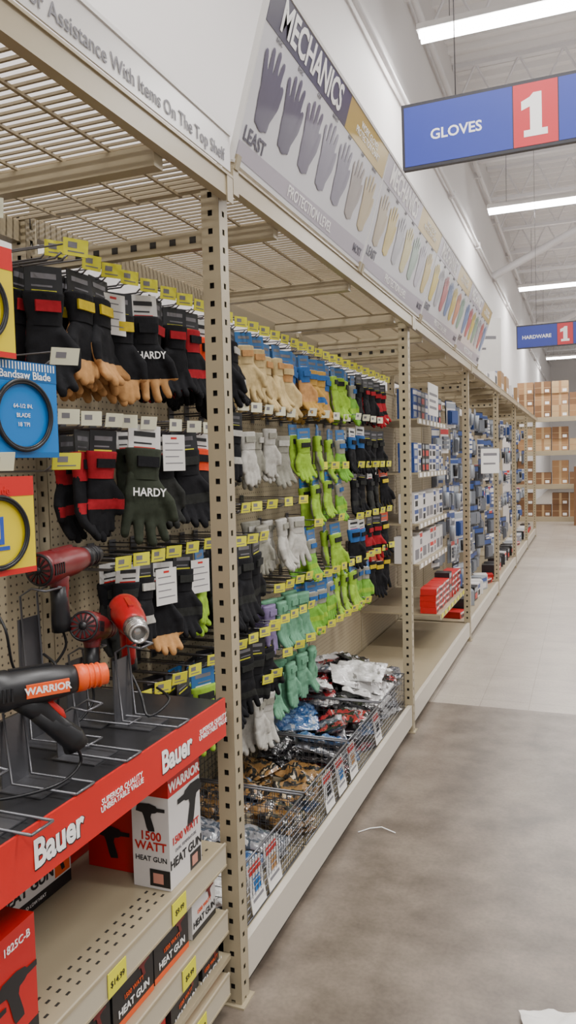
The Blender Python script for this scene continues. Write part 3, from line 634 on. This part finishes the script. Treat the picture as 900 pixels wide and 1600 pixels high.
TOPM=[small_pack(WB,BLU,INK,.3,.35,.3),small_pack(TANP,TANP,WB,.4,.3,.35),small_pack(WB,WB,INKG,.3,.25,.3)]
for k,(y,i) in enumerate(((8.2,0),(8.9,2),(9.7,0),(10.5,1),(11.2,1),(12.0,2),(13,1))):
    thing('stock_carton',TOPM[i],['white printed stock carton','kraft stock carton','plain white stock carton'][i]+' stored on the top deck','carton',(-.06,y,2.442),R90,'cartons on top deck')
# ------------------------------------------------------------------ aisle signs
SBL=mat('sign_blue','#24389a',.4);SRD=mat('sign_red','#c6222e',.4);FRM=mat('sign_frame','#1d1b24',.4)
ONE=MB().add([(-.022,-.0004,-.095),(.030,-.0004,-.095),(.030,-.0004,.095),(-.006,-.0004,.095),(-.022,-.0004,.078),(-.06,-.0004,.062),(-.06,-.0004,.022),(-.022,-.0004,.035)],[(0,1,2,3,4,7),(4,5,6,7)]).box(-.05,.055,-.0006,-.0002,-.1,-.07).mesh('one',[TXW])
def aisle_sign(word,x,y,z,lab):
    h=.36
    mb=MB().box(0,1.44,0,.03,0,h,0).box(.015,.60,-.002,0,.018,h-.018,1).box(.605,.83,-.002,0,.018,h-.018,2).box(.835,1.425,-.002,0,.018,h-.018,1)
    o=thing('aisle_sign',mb.mesh('board',[FRM,SBL,SRD]),lab,'aisle sign',(x,y,z),(0,-.012,0),'hanging aisle signs')
    text(o,word,.078,TXW,(.30,-.003,h*.47),bold=.02);ob('number',ONE,o,(.715,-.003,h*.5),sc=(1.15,1,1.15));text(o,word,.078,TXW,(1.13,-.003,h*.47),bold=.02)
    for dx in (.3,1.15): ob('suspension_wire',MB().tube([(0,.015,h),(0,.015,7.32-z)],.003,4).mesh('w',[CHROME]),o,(dx,0,0))
aisle_sign('GLOVES',-.01,4.40,3.24,'blue hanging aisle sign with red number panel reading gloves')
aisle_sign('HARDWARE',-.05,12.66,3.32,'blue hanging aisle sign with red number panel reading hardware')
# ------------------------------------------------------------------ end rack with cartons
CB1=mat('cardboard','#a37c56',.8,0,.1,5);CB2=mat('cardboard_dark','#7d5b3f',.8,0,.1,5);CB3=mat('cardboard_pale','#bb9d75',.8,0,.1,5)
er=thing('end_rack',None,'beige pallet rack across the end of the aisle holding cartons','shelving rack',(0,20.6,0))
for x in (-.75,1.6,3.95):
    ob('upright_post',MB().box(x-.05,x+.05,0,.07,0,3.3).box(x-.05,x+.05,.9,.97,0,3.3).mesh('p',[BEIGE]),er)
for z in (.12,.95,1.8,2.65): ob('rack_shelf',MB().box(-.7,3.9,0,.95,z-.03,z).box(-.7,3.9,-.03,0,z-.12,z).mesh('s',[BEIGE]),er)
cm=[MB().box(-.2,.2,0,.4,0,.3).box(-.2,.2,-.001,0,.14,.15,1).box(-.03,.03,-.002,-.001,0,.3,1).box(.06,.16,-.002,-.001,.03,.1,2).mesh('c',[a,CB3 if a!=CB3 else CB1,TXW]) for a in (CB1,CB2,CB3)]
for z,st in ((.12,2),(.95,2),(1.8,2),(2.65,3)):
    for s_ in range(st):
        for k in range(11):
            if s_==st-1 and random.random()<.2: continue
            thing('cardboard_carton',cm[random.choice((0,0,1,2)) if z>1 else random.choice((1,1,0))],'brown taped cardboard carton on the end rack','carton',(-.48+k*.42,20.68+random.uniform(0,.05),z+s_*.302),(0,0,0),'cartons on the end rack',(.98,1,1))
thing('tall_carton',MB().box(-.25,.25,0,.4,0,1.4).box(-.03,.03,-.001,0,0,1.4,1).mesh('c',[CB2,CB3]),'tall brown carton standing on the floor','carton',(.95,19.4,0))
# ------------------------------------------------------------------ floor litter
vs,fs=bag_mesh(9,.22,.16,.02)
thing('crumpled_paper',MB().add(vs,fs,0,None,True).mesh('paper',[WHITE]),'crumpled white paper lying on the concrete floor','paper',(.90,2.16,.016),(0,0,.3))
thing('zip_tie',MB().tube([(0,0,.003),(.05,.04,.004),(.1,.04,.012),(.16,.01,.004)],.0025,5).mesh('tie',[TXW]),'curved white plastic strip lying on the floor','plastic strip',(.03,3.12,.0),(0,0,.2))
